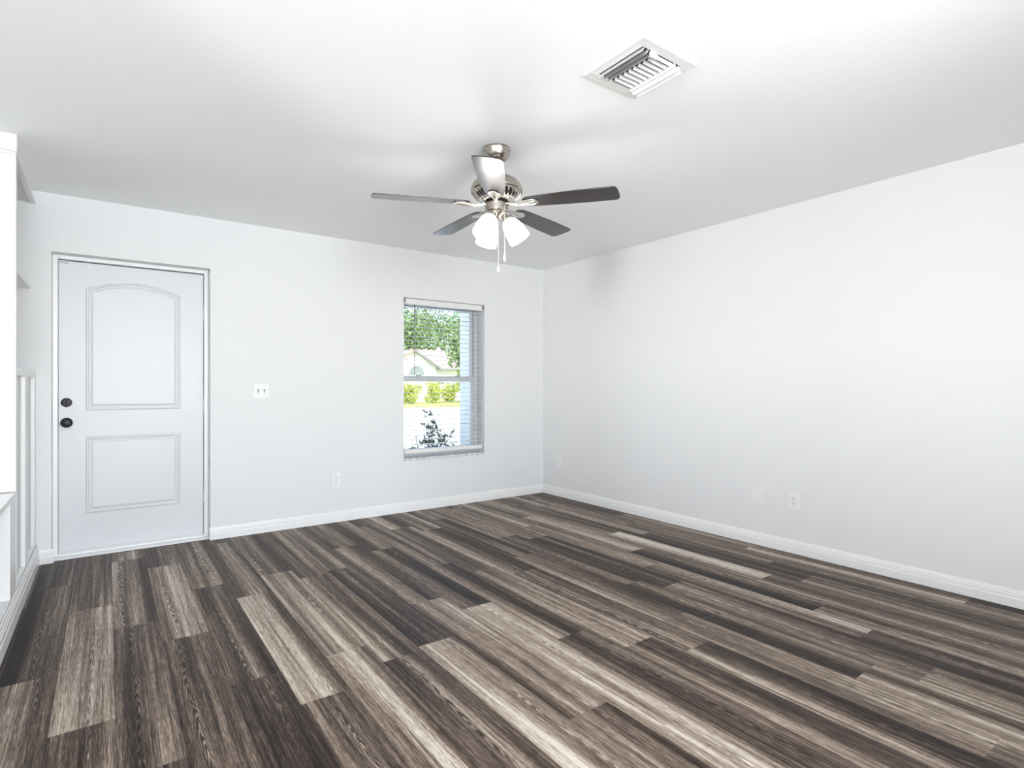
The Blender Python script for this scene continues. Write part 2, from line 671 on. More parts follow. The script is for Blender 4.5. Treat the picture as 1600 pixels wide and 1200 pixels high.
# narrow dark strips painting the shade in the gaps round the slab
gp = MB()
gp.box(SX0 - 0.003, SX0, 0.140, 0.16, SZ0, SZ1)
gp.box(SX1, SX1 + 0.004, 0.132, 0.16, SZ0, SZ1)
gp.box(SX0, SX1, 0.140, 0.16, SZ1, SZ1 + 0.006)
dloc(gp, 'gap_shade_strips', M['gap_shade'])
RX = Matrix.Rotation(PI / 2, 4, 'X')     # +z of a profile points to -y


def turned(prof, x, z, name, mat, parent=door, seg=36):
    mb = MB().lathe(prof, seg, Matrix.Translation((x, 0.125, z)) @ RX)
    return dloc(mb, name, mat, parent, smooth=True)


db = turned([(0.0005, 0), (.031, 0), (.031, .006), (.027, .012), (.020, .013), (.020, .010), (.0005, .010)], -4.108, 1.054, 'deadbolt', M['black'])
db['label'] = 'black round deadbolt'
turn = MB().box(-4.112, -4.104, 0.097, 0.116, 1.040, 1.068)
for v in turn.bm.verts:
    v.co -= Vector((ox, oy, 0))
turn.build('thumb_turn', M['black'], db, bevel=0.002)
kb = turned([(0.0005, 0), (.034, 0), (.034, .005), (.028, .010), (.013, .013), (.012, .030), (.020, .036), (.0275, .046), (.0285, .056),
             (.024, .064), (.012, .067), (.0005, .067)], -4.108, 0.915, 'door_knob', M['black'])
kb['label'] = 'black round door knob'
turned([(0.0005, 0), (.004, 0), (.004, .0015), (.0005, .0015)], -4.108, 0.673, 'small_dent', M['alu'])
lt = MB()
lt.box(-4.152, -4.098, 0.112, 0.125, 2.020, 2.026)
lt.box(-4.146, -4.096, 0.108, 0.125, 2.008, 2.016)
dloc(lt, 'door_latch', M['alu'])
for hz_ in (1.72, 1.02, 0.32):
    hg = MB().tube([(DX1 - 0.0305, 0.119, hz_ - 0.045), (DX1 - 0.0305, 0.119, hz_ + 0.045)], 0.004, 8)
    dloc(hg, 'hinge', M['alu'])

# ---------------------------------------------------------------- window_1
WY = 0.15
win = structure(empty('window_1', ((WX0 + WX1) / 2, WY, WZ0)), 'single hung window with white frame behind open blinds')
wx, wz = (WX0 + WX1) / 2, WZ0


def wloc(mb, name, mat, parent=win, **kw):
    for v in mb.bm.verts:
        v.co -= Vector((wx, WY, wz))
    return mb.build(name, mat, parent, **kw)


f_ = MB()
f_.box(WX0, WX0 + 0.03, WY, BT, WZ0, WZ1)
f_.box(WX1 - 0.03, WX1, WY, BT, WZ0, WZ1)
f_.box(WX0 + 0.03, WX1 - 0.03, WY, BT, WZ1 - 0.03, WZ1)
f_.box(WX0 + 0.03, WX1 - 0.03, WY, BT, WZ0, WZ0 + 0.05)
wloc(f_, 'window_frame', M['alu'], bevel=0.002)
s_ = MB()
ZR = 1.240
s_.box(WX0 + 0.03, WX0 + 0.058, WY + 0.01, WY + 0.035, WZ0 + 0.05, ZR - 0.028)
s_.box(WX1 - 0.058, WX1 - 0.03, WY + 0.01, WY + 0.035, WZ0 + 0.05, ZR - 0.028)
s_.box(WX0 + 0.058, WX1 - 0.058, WY + 0.01, WY + 0.035, WZ0 + 0.05, WZ0 + 0.085)
s_.box(WX0 + 0.03, WX1 - 0.03, WY + 0.004, WY + 0.035, ZR - 0.028, ZR + 0.026)
wloc(s_, 'lower_sash', M['alu'], bevel=0.002)
s_ = MB()
s_.box(WX0 + 0.03, WX0 + 0.05, WY + 0.038, BT - 0.005, ZR, WZ1 - 0.03)
s_.box(WX1 - 0.05, WX1 - 0.03, WY + 0.038, BT - 0.005, ZR, WZ1 - 0.03)
s_.box(WX0 + 0.05, WX1 - 0.05, WY + 0.038, BT - 0.005, WZ1 - 0.055, WZ1 - 0.03)
s_.box(WX0 + 0.05, WX1 - 0.05, WY + 0.038, BT - 0.005, ZR - 0.02, ZR + 0.02)
wloc(s_, 'upper_sash', M['alu'], bevel=0.002)
g_ = MB().box(WX0 + 0.05, WX1 - 0.05, WY + 0.020, WY + 0.024, WZ0 + 0.08, ZR - 0.02)
wloc(g_, 'lower_pane', M['glass'])
g_ = MB().box(WX0 + 0.045, WX1 - 0.045, WY + 0.050, WY + 0.054, ZR + 0.015, WZ1 - 0.05)
wloc(g_, 'upper_pane', M['glass'])
for lx in (-1.43, -0.99):
    l_ = MB().box(lx - 0.022, lx + 0.022, WY - 0.006, WY + 0.02, ZR + 0.026, ZR + 0.034)
    wloc(l_, 'sash_lock', M['fascia'])
si = MB().box(WX0 + 0.001, WX1 - 0.001, -0.014, WY, WZ0, WZ0 + 0.018)
wloc(si, 'window_sill', M['marble'], bevel=0.004)

# ---------------------------------------------------------------- blind hanging in the window
bl = tag(empty('window_blind', (wx, 0.038, WZ1)), 'white horizontal slat blind, open, hanging in the window at the far end', 'blind')


def bloc(mb, name, mat, parent=bl, **kw):
    for v in mb.bm.verts:
        v.co -= Vector((wx, 0.038, WZ1))
    return mb.build(name, mat, parent, **kw)


BX0, BX1 = WX0 + 0.012, WX1 - 0.012
hr = MB()
hr.box(BX0, BX1, 0.012, 0.066, WZ1 - 0.058, WZ1 - 0.004)
bloc(hr, 'headrail', M['blind'], bevel=0.003)
br_ = MB()
br_.box(BX0 - 0.004, BX0 + 0.010, 0.006, 0.070, WZ1 - 0.046, WZ1 - 0.001)
br_.box(BX1 - 0.010, BX1 + 0.004, 0.006, 0.070, WZ1 - 0.046, WZ1 - 0.001)
br_.box(BX0, BX1, 0.008, 0.070, WZ1 - 0.004, WZ1 - 0.001)
bloc(br_, 'mounting_bracket', M['fascia'])
ztop, zbot = 1.905, 0.615
ns = 30
for i in range(ns):
    z = ztop - (ztop - zbot) * i / (ns - 1)
    sl = MB()
    pts = [(-0.024, 0), (-0.012, .0016), (0, .0022), (.012, .0016), (.024, 0), (.024, -.0022), (0, 0), (-.024, -.0022)]
    tl = math.radians(1.5)
    rot = lambda y, q: (y * math.cos(tl) - q * math.sin(tl), y * math.sin(tl) + q * math.cos(tl))
    sl.prism([rot(*p) for p in pts], lambda y, q: (BX0 + 0.006, 0.039 + y, z + q), lambda y, q: (BX1 - 0.006, 0.039 + y, z + q))
    bloc(sl, 'slat', M['blind'])
rl = MB().box(BX0 + 0.004, BX1 - 0.004, 0.014, 0.064, 0.532, 0.572)
bloc(rl, 'bottom_rail', M['blind'], bevel=0.005)
for cx in (BX0 + 0.14, BX1 - 0.14, (BX0 + BX1) / 2):
    cd = MB()
    for dy in (0.013, 0.066):
        cd.tube([(cx, dy, WZ1 - 0.06), (cx, dy, 0.57)], 0.0007, 5)
    bloc(cd, 'ladder_cord', M['blind'])
wa = MB().tube([(BX0 + 0.10, 0.006, WZ1 - 0.062), (BX0 + 0.10, 0.004, 1.9), (BX0 + 0.10, 0.004, 1.27)], 0.0042, 8)
bloc(wa, 'tilt_wand', M['wand'])

# ---------------------------------------------------------------- wall plates


def plate_root(name, p, wall):
    # local: x along the wall (viewer's right), y out of the wall towards the room = -y, z up
    return empty(name, p, 0.0 if wall == 'back' else -PI / 2)


def wall_plate(root, w, h):
    mb = MB().box(-w / 2, w / 2, -0.0055, 0, -h / 2, h / 2)
    return mb.build('cover_plate', M['plastic'], root, bevel=0.003)


def outlet(p, wall, label):
    r = tag(plate_root('wall_outlet', p, wall), label, 'outlet')
    wall_plate(r, 0.072, 0.118)
    for s in (1, -1):
        zc_ = s * 0.0195
        pts = [(0.017 * math.cos(a), 0.0145 * math.sin(a)) for a in [2 * PI * i / 20 for i in range(20)]]
        f0 = lambda x, z: (x, -0.0052, zc_ + z)
        f1 = lambda x, z: (x, -0.0075, zc_ + z)
        rc = MB().prism(pts, f0, f1).build('receptacle', M['plastic'], r)
        sl = MB()
        sl.box(-0.0075, -0.0050, -0.0079, -0.0070, zc_ + 0.000, zc_ + 0.009)
        sl.box(0.0050, 0.0075, -0.0079, -0.0070, zc_ + 0.000, zc_ + 0.009)
        sl.box(-0.0028, 0.0028, -0.0079, -0.0070, zc_ - 0.0085, zc_ - 0.003)
        sl.build('slots', M['slot'], rc)
    MB().lathe([(0.0005, 0), (.003, 0), (.003, .001), (.0005, .001)], 12, Matrix.Translation((0, -0.0055, 0)) @ RX).build('screw', M['alu'], r)
    return r


outlet((-2.2925, 0, 0.362), 'back', 'white duplex outlet on the end wall between the door and the window')
outlet((0, -0.275, 0.371), 'right', 'white duplex outlet low on the long wall close to the far corner')
outlet((0, -2.7725, 0.3635), 'right', 'white duplex outlet on the long wall beside a blank plate')
bp = tag(plate_root('blank_wall_plate', (0, -2.504, 0.3625), 'right'), 'blank white wall plate without sockets on the long wall', 'wall plate')
wall_plate(bp, 0.078, 0.108)
MB().box(-0.017, 0.017, -0.0068, -0.0052, -0.034, 0.034).build('insert', M['plastic'], bp, bevel=0.001)
for s in (1, -1):
    MB().lathe([(0.0005, 0), (.003, 0), (.003, .001), (.0005, .001)], 12, Matrix.Translation((0, -0.0055, s * 0.042)) @ RX).build('screw', M['plastic'], bp)

ls = tag(plate_root('light_switch', (-2.890, 0, 1.129), 'back'), 'white double toggle light switch on the end wall beside the door', 'light switch')
wall_plate(ls, 0.114, 0.117)
for s in (1, -1):
    tw = MB().box(s * 0.023 - 0.0052, s * 0.023 + 0.0052, -0.0065, -0.005, -0.012, 0.012).build('toggle_slot', M['slot'], ls)
    k = MB()
    k.prism([(-0.005, -0.004), (-0.005, 0.005), (-0.016, 0.002), (-0.016, -0.004)],
            lambda y, z: (s * 0.023 - 0.0038, y, z - 0.001), lambda y, z: (s * 0.023 + 0.0038, y, z - 0.001))
    k.build('toggle', M['plastic'], ls)
    for q in (1, -1):
        MB().lathe([(0.0005, 0), (.003, 0), (.003, .001), (.0005, .001)], 12,
                   Matrix.Translation((s * 0.023, -0.0055, q * 0.030)) @ RX).build('screw', M['alu'], ls)

# ---------------------------------------------------------------- ceiling vent
VX0, VX1, VY0, VY1 = -2.305, -1.998, -3.408, -3.093
vent = tag(empty('ceiling_vent', ((VX0 + VX1) / 2, (VY0 + VY1) / 2, H)), 'square white three way air vent with curved vanes in the ceiling', 'air vent')
vx, vy = (VX0 + VX1) / 2, (VY0 + VY1) / 2
hw, hh = (VX1 - VX0) / 2, (VY1 - VY0) / 2
fw = 0.040
fm = MB()
# flange with a slightly turned rim
for (a, b, c, d) in ((-hw, hw, -hh, -hh + fw), (-hw, hw, hh - fw, hh), (-hw, -hw + fw, -hh + fw, hh - fw), (hw - fw, hw, -hh + fw, hh - fw)):
    fm.box(a, b, c, d, -0.007, 0)
for (a, b, c, d) in ((-hw - .004, hw + .004, -hh - .004, -hh), (-hw - .004, hw + .004, hh, hh + .004), (-hw - .004, -hw, -hh, hh), (hw, hw + .004, -hh, hh)):
    fm.box(a, b, c, d, -0.005, 0)
fm.build('frame', M['vent'], vent, bevel=0.0015)
ix, iy = hw - fw, hh - fw
MB().box(-ix, ix, -iy, iy, -0.0012, 0.0).build('duct_opening', M['duct'], vent)


def curved(mb, along, pos, a0, a1, reach, n=6, drop=0.026, th=0.0012):
    """a curved vane: swept along 'y' or 'x' from a0 to a1 at pos, bending towards reach"""
    pts = []
    for i in range(n + 1):
        t = i / n
        pts.append((reach * t ** 1.8, -0.001 - drop * t))
    poly = pts + [(p[0] + th, p[1] - 0.0002) for p in pts[::-1]]
    if along == 'y':
        mb.prism(poly, lambda d, z: (pos + d, a0, z), lambda d, z: (pos + d, a1, z))
    else:
        mb.prism(poly, lambda d, z: (a0, pos + d, z), lambda d, z: (a1, pos + d, z))
    return mb


for i in range(3):
    curved(MB(), 'y', -ix + 0.012 + i * 0.024, -iy + 0.003, iy - 0.003, -0.017).build('vane', M['vent'], vent)
for i in range(2):
    curved(MB(), 'y', ix - 0.034 + i * 0.024, -iy + 0.003, iy - 0.003, 0.017).build('vane', M['vent'], vent)
cx0, cx1 = -ix + 0.078, ix - 0.042
for i in range(9):
    p = -iy + 0.010 + i * (2 * iy - 0.036) / 8
    curved(MB(), 'x', p, cx0, cx1, 0.008, drop=0.0105).build('vane', M['vent'], vent)
dv = MB()
dv.box(cx1 + 0.003, cx1 + 0.0045, -iy, iy, -0.020, -0.001)
dv.build('divider', M['vent'], vent)
MB().box(cx0 - 0.03, cx0 + 0.012, -iy + 0.002, -iy + 0.010, -0.024, -0.004).build('damper_lever', M['vent'], vent, bevel=0.001)
for (sx_, sy_) in ((-hw + 0.018, 0.02), (hw - 0.018, -0.02)):
    MB().lathe([(0.0005, 0), (.003, 0), (.003, -.001), (.0005, -.001)], 10, Matrix.Translation((sx_, sy_, -0.007))).build('screw', M['alu'], vent)

# ---------------------------------------------------------------- ceiling fan
FX, FY = -2.188, -2.292
fan = tag(empty('ceiling_fan', (FX, FY, H)), 'five blade ceiling fan in brushed nickel with dark wood blades and three lit shades', 'ceiling fan')
Z = lambda z: z - H
MB().lathe([(0.0005, Z(2.44)), (.074, Z(2.44)), (.076, Z(2.432)), (.073, Z(2.428)), (.073, Z(2.418)), (.068, Z(2.402)), (.056, Z(2.385)),
            (.038, Z(2.372)), (.022, Z(2.367)), (.0005, Z(2.367))], 48).build('canopy', M['nickel'], fan, smooth=True)
MB().lathe([(.012, Z(2.37)), (.012, Z(2.29))], 20).build('downrod', M['black'], fan, smooth=True)
MB().lathe([(0.0005, Z(2.302)), (.030, Z(2.302)), (.040, Z(2.294)), (.078, Z(2.285)), (.108, Z(2.270)), (.130, Z(2.248)), (.139, Z(2.226)),
            (.141, Z(2.214)), (.139, Z(2.208)), (.136, Z(2.206)), (.136, Z(2.201)), (.130, Z(2.199)), (.0005, Z(2.199))], 64).build('motor_housing', M['nickel'], fan, smooth=True)
MB().lathe([(.104, Z(2.200)), (.098, Z(2.18)), (.082, Z(2.164)), (.0005, Z(2.164))], 40).build('motor_core', M['duct'], fan, smooth=True)
vg = MB()
nb = 30
for i in range(nb):
    a = 2 * PI * i / nb
    m4 = Matrix.Rotation(a, 4, 'Z')
    pr_ = [(.131, 2.200), (.126, 2.186), (.112, 2.172), (.094, 2.163)]
    v0 = []
    for (r, z) in pr_:
        for w_ in (-.0046, .0046):
            sk = (2.2 - z) * 0.30
            v0.append([vg.bm.verts.new(m4 @ Vector((r + o_, w_ * (r / .131) + sk, Z(z)))) for o_ in (0, -.004)])
    for j in range(3):
        a0, a1, b0, b1 = v0[2 * j], v0[2 * j + 1], v0[2 * j + 2], v0[2 * j + 3]
        vg.bm.faces.new((a0[0], a1[0], b1[0], b0[0]))
        vg.bm.faces.new((a0[1], b0[1], b1[1], a1[1]))
        vg.bm.faces.new((a0[0], b0[0], b0[1], a0[1]))
        vg.bm.faces.new((a1[0], a1[1], b1[1], b1[0]))
vg.build('vent_grille', M['nickel_light'], fan)
MB().lathe([(0.0005, Z(2.168)), (.098, Z(2.168)), (.098, Z(2.162)), (.086, Z(2.156)), (.072, Z(2.153)), (.0005, Z(2.153))], 48).build('flywheel', M['nickel_light'], fan, smooth=True)
MB().lathe([(.056, Z(2.154)), (.066, Z(2.152)), (.067, Z(2.145)), (.060, Z(2.143))], 40).build('trim_ring', M['black'], fan, smooth=True)
MB().lathe([(0.0005, Z(2.147)), (.062, Z(2.147)), (.062, Z(2.104)), (.058, Z(2.100)), (.0005, Z(2.100))], 48).build('switch_housing', M['nickel'], fan, smooth=True)
MB().lathe([(0.0005, Z(2.102)), (.052, Z(2.102)), (.056, Z(2.094)), (.050, Z(2.082)), (.034, Z(2.070)), (.024, Z(2.062)), (.0005, Z(2.058))], 48).build('light_fitter', M['nickel_light'], fan, smooth=True)

# blades
outline = []
Lb0, Lb1 = 0.150, 0.655


def blade_half(u):
    t = (u - Lb0) / (Lb1 - Lb0)
    w0 = 0.048 + 0.021 * math.sin(min(1, t * 1.25) * PI / 2)
    if t < 0.10:
        w0 *= math.sqrt(max(0.0, 1 - ((0.10 - t) / 0.10) ** 2)) * 0.45 + 0.55
    return w0


N = 26
up, dn = [], []
for i in range(N + 1):
    u = Lb0 + (Lb1 - Lb0 - 0.030) * i / N
    up.append((u, blade_half(u)))
    dn.append((u, -blade_half(u)))
hwt = blade_half(Lb1 - 0.03)
tip = []
for i in range(1, 12):
    a = PI / 2 - PI * i / 12
    ca, sa = math.cos(a), math.sin(a)
    tip.append((Lb1 - 0.030 + 0.030 * abs(ca) ** 0.6, hwt * math.copysign(abs(sa) ** 0.75, sa)))
outline = up + tip + dn[::-1]
iron = []
ih = [(.060, .014), (.085, .011), (.110, .011), (.135, .016), (.155, .026), (.178, .033), (.200, .034), (.214, .028), (.224, .024), (.232, .014), (.236, .006)]
iron = [(u, w) for u, w in ih] + [(u, -w) for u, w in ih[::-1]]
ANG0 = math.radians(-56.06)
blade_me = iron_me = rib_me = None
for k in range(5):
    ang = ANG0 + math.radians(72) * k
    rot = (math.radians(-8.5), math.radians(1.2), ang)
    if blade_me is None:
        b = MB().prism(outline, lambda x, y: (x, y, 0.0), lambda x, y: (x, y, 0.0055)).build('blade', M['blade'], fan, bevel=0.0015)
        blade_me = b.data
    else:
        b = bpy.data.objects.new('blade', blade_me)
        COL.objects.link(b)
        b.parent = fan
        bv = b.modifiers.new('bevel', 'BEVEL')
        bv.width, bv.segments, bv.limit_method = 0.0015, 2, 'ANGLE'
    b.location = (0, 0, Z(2.140))
    b.rotation_euler = rot
    if iron_me is None:
        mb = MB().prism(iron, lambda x, y: (x, y, -0.0062), lambda x, y: (x, y, -0.0008))
        io = mb.build('blade_iron', M['nickel_light'], fan, bevel=0.002)
        iron_me = io.data
        mb = MB()
        mb.tube([(.075, 0, -.004), (.12, 0, -.010), (.16, .010, -.0085), (.215, .016, -.0062)], [.006, .006, .005, .003], 8)
        mb.tube([(.12, 0, -.010), (.16, -.010, -.0085), (.215, -.016, -.0062)], [.006, .005, .003], 8)
        mb.tube([(.040, 0, .014), (.060, 0, .008), (.080, 0, -.003)], [.009, .009, .007], 8)
        rb = mb.build('rib', M['nickel_light'], io, smooth=True)
        rib_me = rb.data
    else:
        io = bpy.data.objects.new('blade_iron', iron_me)
        COL.objects.link(io)
        io.parent = fan
        bv = io.modifiers.new('bevel', 'BEVEL')
        bv.width, bv.segments, bv.limit_method = 0.002, 2, 'ANGLE'
        rb = bpy.data.objects.new('rib', rib_me)
        COL.objects.link(rb)
        rb.parent = io
    io.location = (0, 0, Z(2.140))
    io.rotation_euler = rot

# light kit
SH = [(.024, 0), (.030, .004), (.040, .016), (.049, .036), (.055, .062), (.0585, .092), (.0600, .122), (.0605, .128), (.0580, .128), (.0565, .120),
      (.055, .092), (.051, .062), (.045, .036), (.036, .016), (.024, .004)]
for deg in (-36, 84, 204):
    a = math.radians(deg)
    out = Vector((math.cos(a), math.sin(a), 0))
    p0 = out * 0.040 + Vector((0, 0, Z(2.085)))
    ax = (out * 0.55 + Vector((0, 0, -0.83))).normalized()
    p1 = p0 + ax * 0.030
    q = ax.to_track_quat('Z', 'Y').to_matrix().to_4x4()
    arm = MB().lathe([(0.0005, -.006), (.013, -.006), (.015, .010), (.026, .020), (.028, .034), (.0005, .034)], 28, Matrix.Translation(p0) @ q)
    arm.build('lamp_holder', M['nickel'], fan, smooth=True)
    sh = MB().lathe(SH, 40, Matrix.Translation(p1) @ q, close=False).build('lamp_shade', M['shade'], fan, smooth=True)
    bb = MB().lathe([(0.0005, .02), (.012, .02), (.014, .04), (.026, .062), (.029, .078), (.024, .094), (.010, .104), (.0005, .105)], 24, Matrix.Translation(p1) @ q)
    bb.build('bulb', M['bulb'], sh, smooth=True)
    ld = bpy.data.lights.new('fan_light', 'POINT')
    ld.energy = 4.0
    ld.shadow_soft_size = 0.045
    ld.color = (1.0, 0.95, 0.88)
    lo = bpy.data.objects.new('fan_light', ld)
    COL.objects.link(lo)
    lo.parent = fan
    lo.location = p1 + ax * 0.165

rv = Vector((math.cos(math.radians(35.99)), -math.sin(math.radians(35.99)), 0))
fv = Vector((math.sin(math.radians(35.99)), math.cos(math.radians(35.99)), 0))


def chain(off, z0, z1, fob):
    c = MB()
    n = 46
    c.tube([off + Vector((0, 0, Z(z0))), off + Vector((0, 0, Z(z1 + fob)))], 0.0016, 6)
    o = c.build('pull_chain', M['nickel_light'], fan)
    f = MB().lathe([(0.0005, 0), (.0042, 0), (.0052, .006), (.0048, fob * .7), (.0026, fob), (.0005, fob)], 14, Matrix.Translation(off + Vector((0, 0, Z(z1)))))
    f.build('pull_fob', M['plastic'], o, smooth=True)


chain(rv * 0.009 - fv * 0.030, 2.075, 1.773, 0.030)
chain(rv * 0.043 - fv * 0.046, 2.118, 1.826, 0.036)

# ---------------------------------------------------------------- built-in along the left side
bi = tag(empty('built_in_bookcase', (XL, -1.0, 0)), 'white built-in bookcase with panelled base, open shelf and crown at the wall beside the door', 'bookcase')
P0 = Vector((XL, -1.0, 0))


def iloc(mb, name, mat=None, parent=bi, **kw):
    for v in mb.bm.verts:
        v.co -= P0
    return mb.build(name, mat or M['trim'], parent, **kw)


XB = -4.70
# panelled lower half
lp = MB()
lp.box(XB, XL - 0.022, -0.953, -0.004, 0.0, 1.240)
iloc(lp, 'lower_cabinet', M['wall'])
rails = MB()
rails.box(XL - 0.022, XL - 0.003, -0.953, -0.004, 1.222, 1.262)       # top rail
rails.box(XL - 0.022, XL - 0.003, -0.983, -0.004, 0.0, 0.145)
rails.box(XL - 0.022, XL - 0.003, -0.590, -0.460, 0.145, 1.222)
rails.box(XL - 0.022, XL - 0.003, -0.095, -0.004, 0.145, 1.222)
rails.box(XL - 0.022, XL - 0.003, -0.953, -0.945, 0.145, 1.222)
iloc(rails, 'panel_frame', bevel=0.002)
ct = MB().box(XB, XL - 0.0225, -0.953, -0.004, 1.240, 1.262)
iloc(ct, 'cabinet_top', bevel=0.003)
# upright end panel of the shelf tower
sp = MB().box(XB, XL - 0.001, -1.0, -0.955, 0.632, H - 0.001)
iloc(sp, 'upright_panel', bevel=0.002)
bk = MB().box(XB - 0.012, XB, -3.2, -0.004, 0.0, H - 0.001)
iloc(bk, 'back_panel', M['wall'])
hd = MB().box(XB, XL - 0.026, -0.955, -0.004, 2.362, H - 0.001)
iloc(hd, 'header', M['wall'])
hm = MB().prism([(-0.003, 2.352), (-0.003, 2.360), (-0.014, 2.385), (-0.022, 2.4395), (-0.03, 2.4395), (-0.03, 2.352)],
                lambda x, z: (XL + x, -0.955, z), lambda x, z: (XL + x, -0.004, z))
iloc(hm, 'header_moulding')
cr = MB()
cr.box(XB, XL + 0.004, -1.016, -0.95, 2.352, H - 0.001)
cr.box(XB, XL + 0.001, -1.010, -0.96, 2.338, 2.352)
iloc(cr, 'crown', bevel=0.003)
sf = MB().box(XB, XL - 0.029, -0.955, -0.004, 1.797, 1.818)
iloc(sf, 'shelf', bevel=0.002)
lg = MB()
lg.prism([(-1.0, 1.795), (-1.018, 1.795), (-1.026, 1.776), (-1.026, 1.764), (-1.0, 1.764)],
         lambda y, z: (XB, y, z), lambda y, z: (-4.305, y, z))
lg.box(XB, -4.305, -1.010, -1.0, 1.630, 1.764)
iloc(lg, 'picture_ledge')
# low base in front of the tower, with an open cubby
ls_ = MB()
ls_.box(XB, XL - 0.003, -1.186, -0.985, 0.0, 0.628)
iloc(ls_, 'base_stile', bevel=0.002)
bs = MB()
bs.box(XB, XL - 0.003, -3.2, -1.186, 0.600, 0.628)
iloc(bs, 'base_top', bevel=0.002)
bs = MB().box(XB, XL - 0.003, -3.2, -1.186, 0.100, 0.140)
iloc(bs, 'cubby_floor', M['wall'], bevel=0.002)
bs = MB().box(XB, XL - 0.003, -3.2, -3.16, 0.140, 0.600)
iloc(bs, 'end_panel', bevel=0.002)
bs = MB().box(XL - 0.023, XL - 0.006, -3.2, -1.186, 0.0, 0.100)
iloc(bs, 'toe_board')

# ---------------------------------------------------------------- outdoors beyond the window
structure(MB().box(-30, 70, BT, 90, -0.34, -0.30).build('ground', M['concrete']))
structure(MB().box(2, 50, 29, 80, -0.30, -0.20).build('ground_lawn', M['lawn']))
pr_o = MB().box(-6, 6.5, BT, 2.75, 2.62, 2.80)
structure(pr_o.build('roof_porch', M['stucco']))
pp = tag(empty('porch_pier', (0.452, 1.742, -0.3)), 'pale stucco porch pier just outside the window', 'pier')
MB().box(-0.40, 0.45, -0.142, 0.142, 0, 2.92).build('shaft', M['stucco'], pp, bevel=0.01)
MB().box(-0.42, 0.47, -0.16, 0.16, 0, 0.20).build('plinth', M['stucco'], pp, bevel=0.01)

# house across the street
hx = tag(empty('house', (18.0, 40.0, -0.2)), 'pale house with gabled front, arched window and reddish roof across the street', 'house')
hb = MB()
hb.prism([(-4.5, 0), (2.15, 0), (2.15, 3.1), (0.0, 4.42), (-4.5, 3.1 - 0.9)], lambda x, z: (x, 0, z), lambda x, z: (x, 9, z))
hb.build('gabled_wall', M['stucco_far'], hx)
MB().box(2.15, 12, 1.5, 9, 0, 3.0).build('side_wall', M['stucco_far'], hx)
rf = MB()
rf.prism([(-0.1, 4.44), (2.45, 2.88), (2.45, 3.06), (-0.1, 4.64)], lambda x, z: (x, -0.35, z), lambda x, z: (x, 9, z))
rf.build('gable_roof', M['fascia'], hx)
rf = MB()
rf.prism([(-0.1, 4.44), (-5.0, 1.95), (-5.0, 2.15), (-0.1, 4.64)], lambda x, z: (x, -0.35, z), lambda x, z: (x, 9, z))
rf.build('gable_roof', M['roof'], hx)
rf = MB()
rf.prism([(1.1, 2.95), (9.2, 2.95), (5.2, 5.0)], lambda y, z: (2.0, y, z), lambda y, z: (12.4, y, z))
rf.build('side_roof', M['roof'], hx)
aw = MB()
pts = [(-0.5, 2.35), (0.95, 2.35)] + [(0.225 + 0.725 * math.cos(PI * i / 14), 2.40 + 0.78 * math.sin(PI * i / 14)) for i in range(15)]
aw.prism(pts, lambda x, z: (x, -0.03, z), lambda x, z: (x, 0.02, z))
aw.build('arched_window', M['darkglass'], hx)
gw = MB().box(2.55, 3.75, 1.44, 1.52, 0.95, 2.15)
gwo = gw.build('side_window', M['stucco_far'], hx)
for i in range(4):
    for j in range(4):
        MB().box(2.62 + i * 0.28, 2.80 + i * 0.28, 1.40, 1.45, 1.02 + j * 0.28, 1.18 + j * 0.28).build('pane', M['darkglass'], gwo)
MB().box(2.15, 12, 0.55, 0.7, 2.86, 3.0).build('eave_board', M['fascia'], hx)


def leaves(mb, rnd, blobs, n, size, flat=0.0):
    for _ in range(n):
        bx, by, bz, rx, ry, rz = rnd.choice(blobs)
        while True:
            p = Vector((rnd.uniform(-1, 1), rnd.uniform(-1, 1), rnd.uniform(-1, 1)))
            if 0.25 < p.length < 1:
                break
        c = Vector((bx + p.x * rx, by + p.y * ry, bz + p.z * rz))
        d = Vector((rnd.gauss(0, 1), rnd.gauss(0, 1), rnd.gauss(0, 1) - flat)).normalized()
        s = d.cross(Vector((rnd.gauss(0, 1), rnd.gauss(0, 1), rnd.gauss(0, 1)))).normalized()
        nrm = d.cross(s)
        l = size * rnd.uniform(0.7, 1.3)
        w_ = l * 0.42
        a = mb.bm.verts.new(c)
        b1 = mb.bm.verts.new(c + d * l * .45 + s * w_ * .5 + nrm * w_ * .15)
        b2 = mb.bm.verts.new(c + d * l * .45 - s * w_ * .5 + nrm * w_ * .15)
        m_ = mb.bm.verts.new(c + d * l * .5)
        e = mb.bm.verts.new(c + d * l)
        mb.bm.faces.new((a, b1, e, m_))
        mb.bm.faces.new((a, m_, e, b2))
    return mb


def tree(name, loc, h, r, mat, label, cat, n, size, seed, trunk=True, group=None):
    rnd = random.Random(seed)
    o = tag(empty(name, loc), label, cat, group)
    blobs = []
    for i in range(9):
        a = rnd.uniform(0, 2 * PI)
        q = rnd.uniform(0, 0.6) * r
        blobs.append((q * math.cos(a), q * math.sin(a), h * (rnd.uniform(.45, .82) if trunk else rnd.uniform(.18, .8)), r * rnd.uniform(.4, .62), r * rnd.uniform(.4, .62), h * (rnd.uniform(.13, .2) if trunk else .22)))
    leaves(MB(), rnd, blobs, n, size).build('foliage', mat, o)
    if trunk:
        t = MB()
        t.tube([(0, 0, -0.1), (0.05 * r, 0, h * .25), (0, .05 * r, h * .5), (.1 * r, 0, h * .72)], [h * .035, h * .028, h * .02, h * .008], 9)
        for b in blobs[:4]:
            t.tube([(0, 0, h * .35), (b[0] * .6, b[1] * .6, h * .5), (b[0], b[1], b[2])], [h * .016, h * .011, h * .004], 7)
        t.build('trunk', M['bark'], o)
    return o


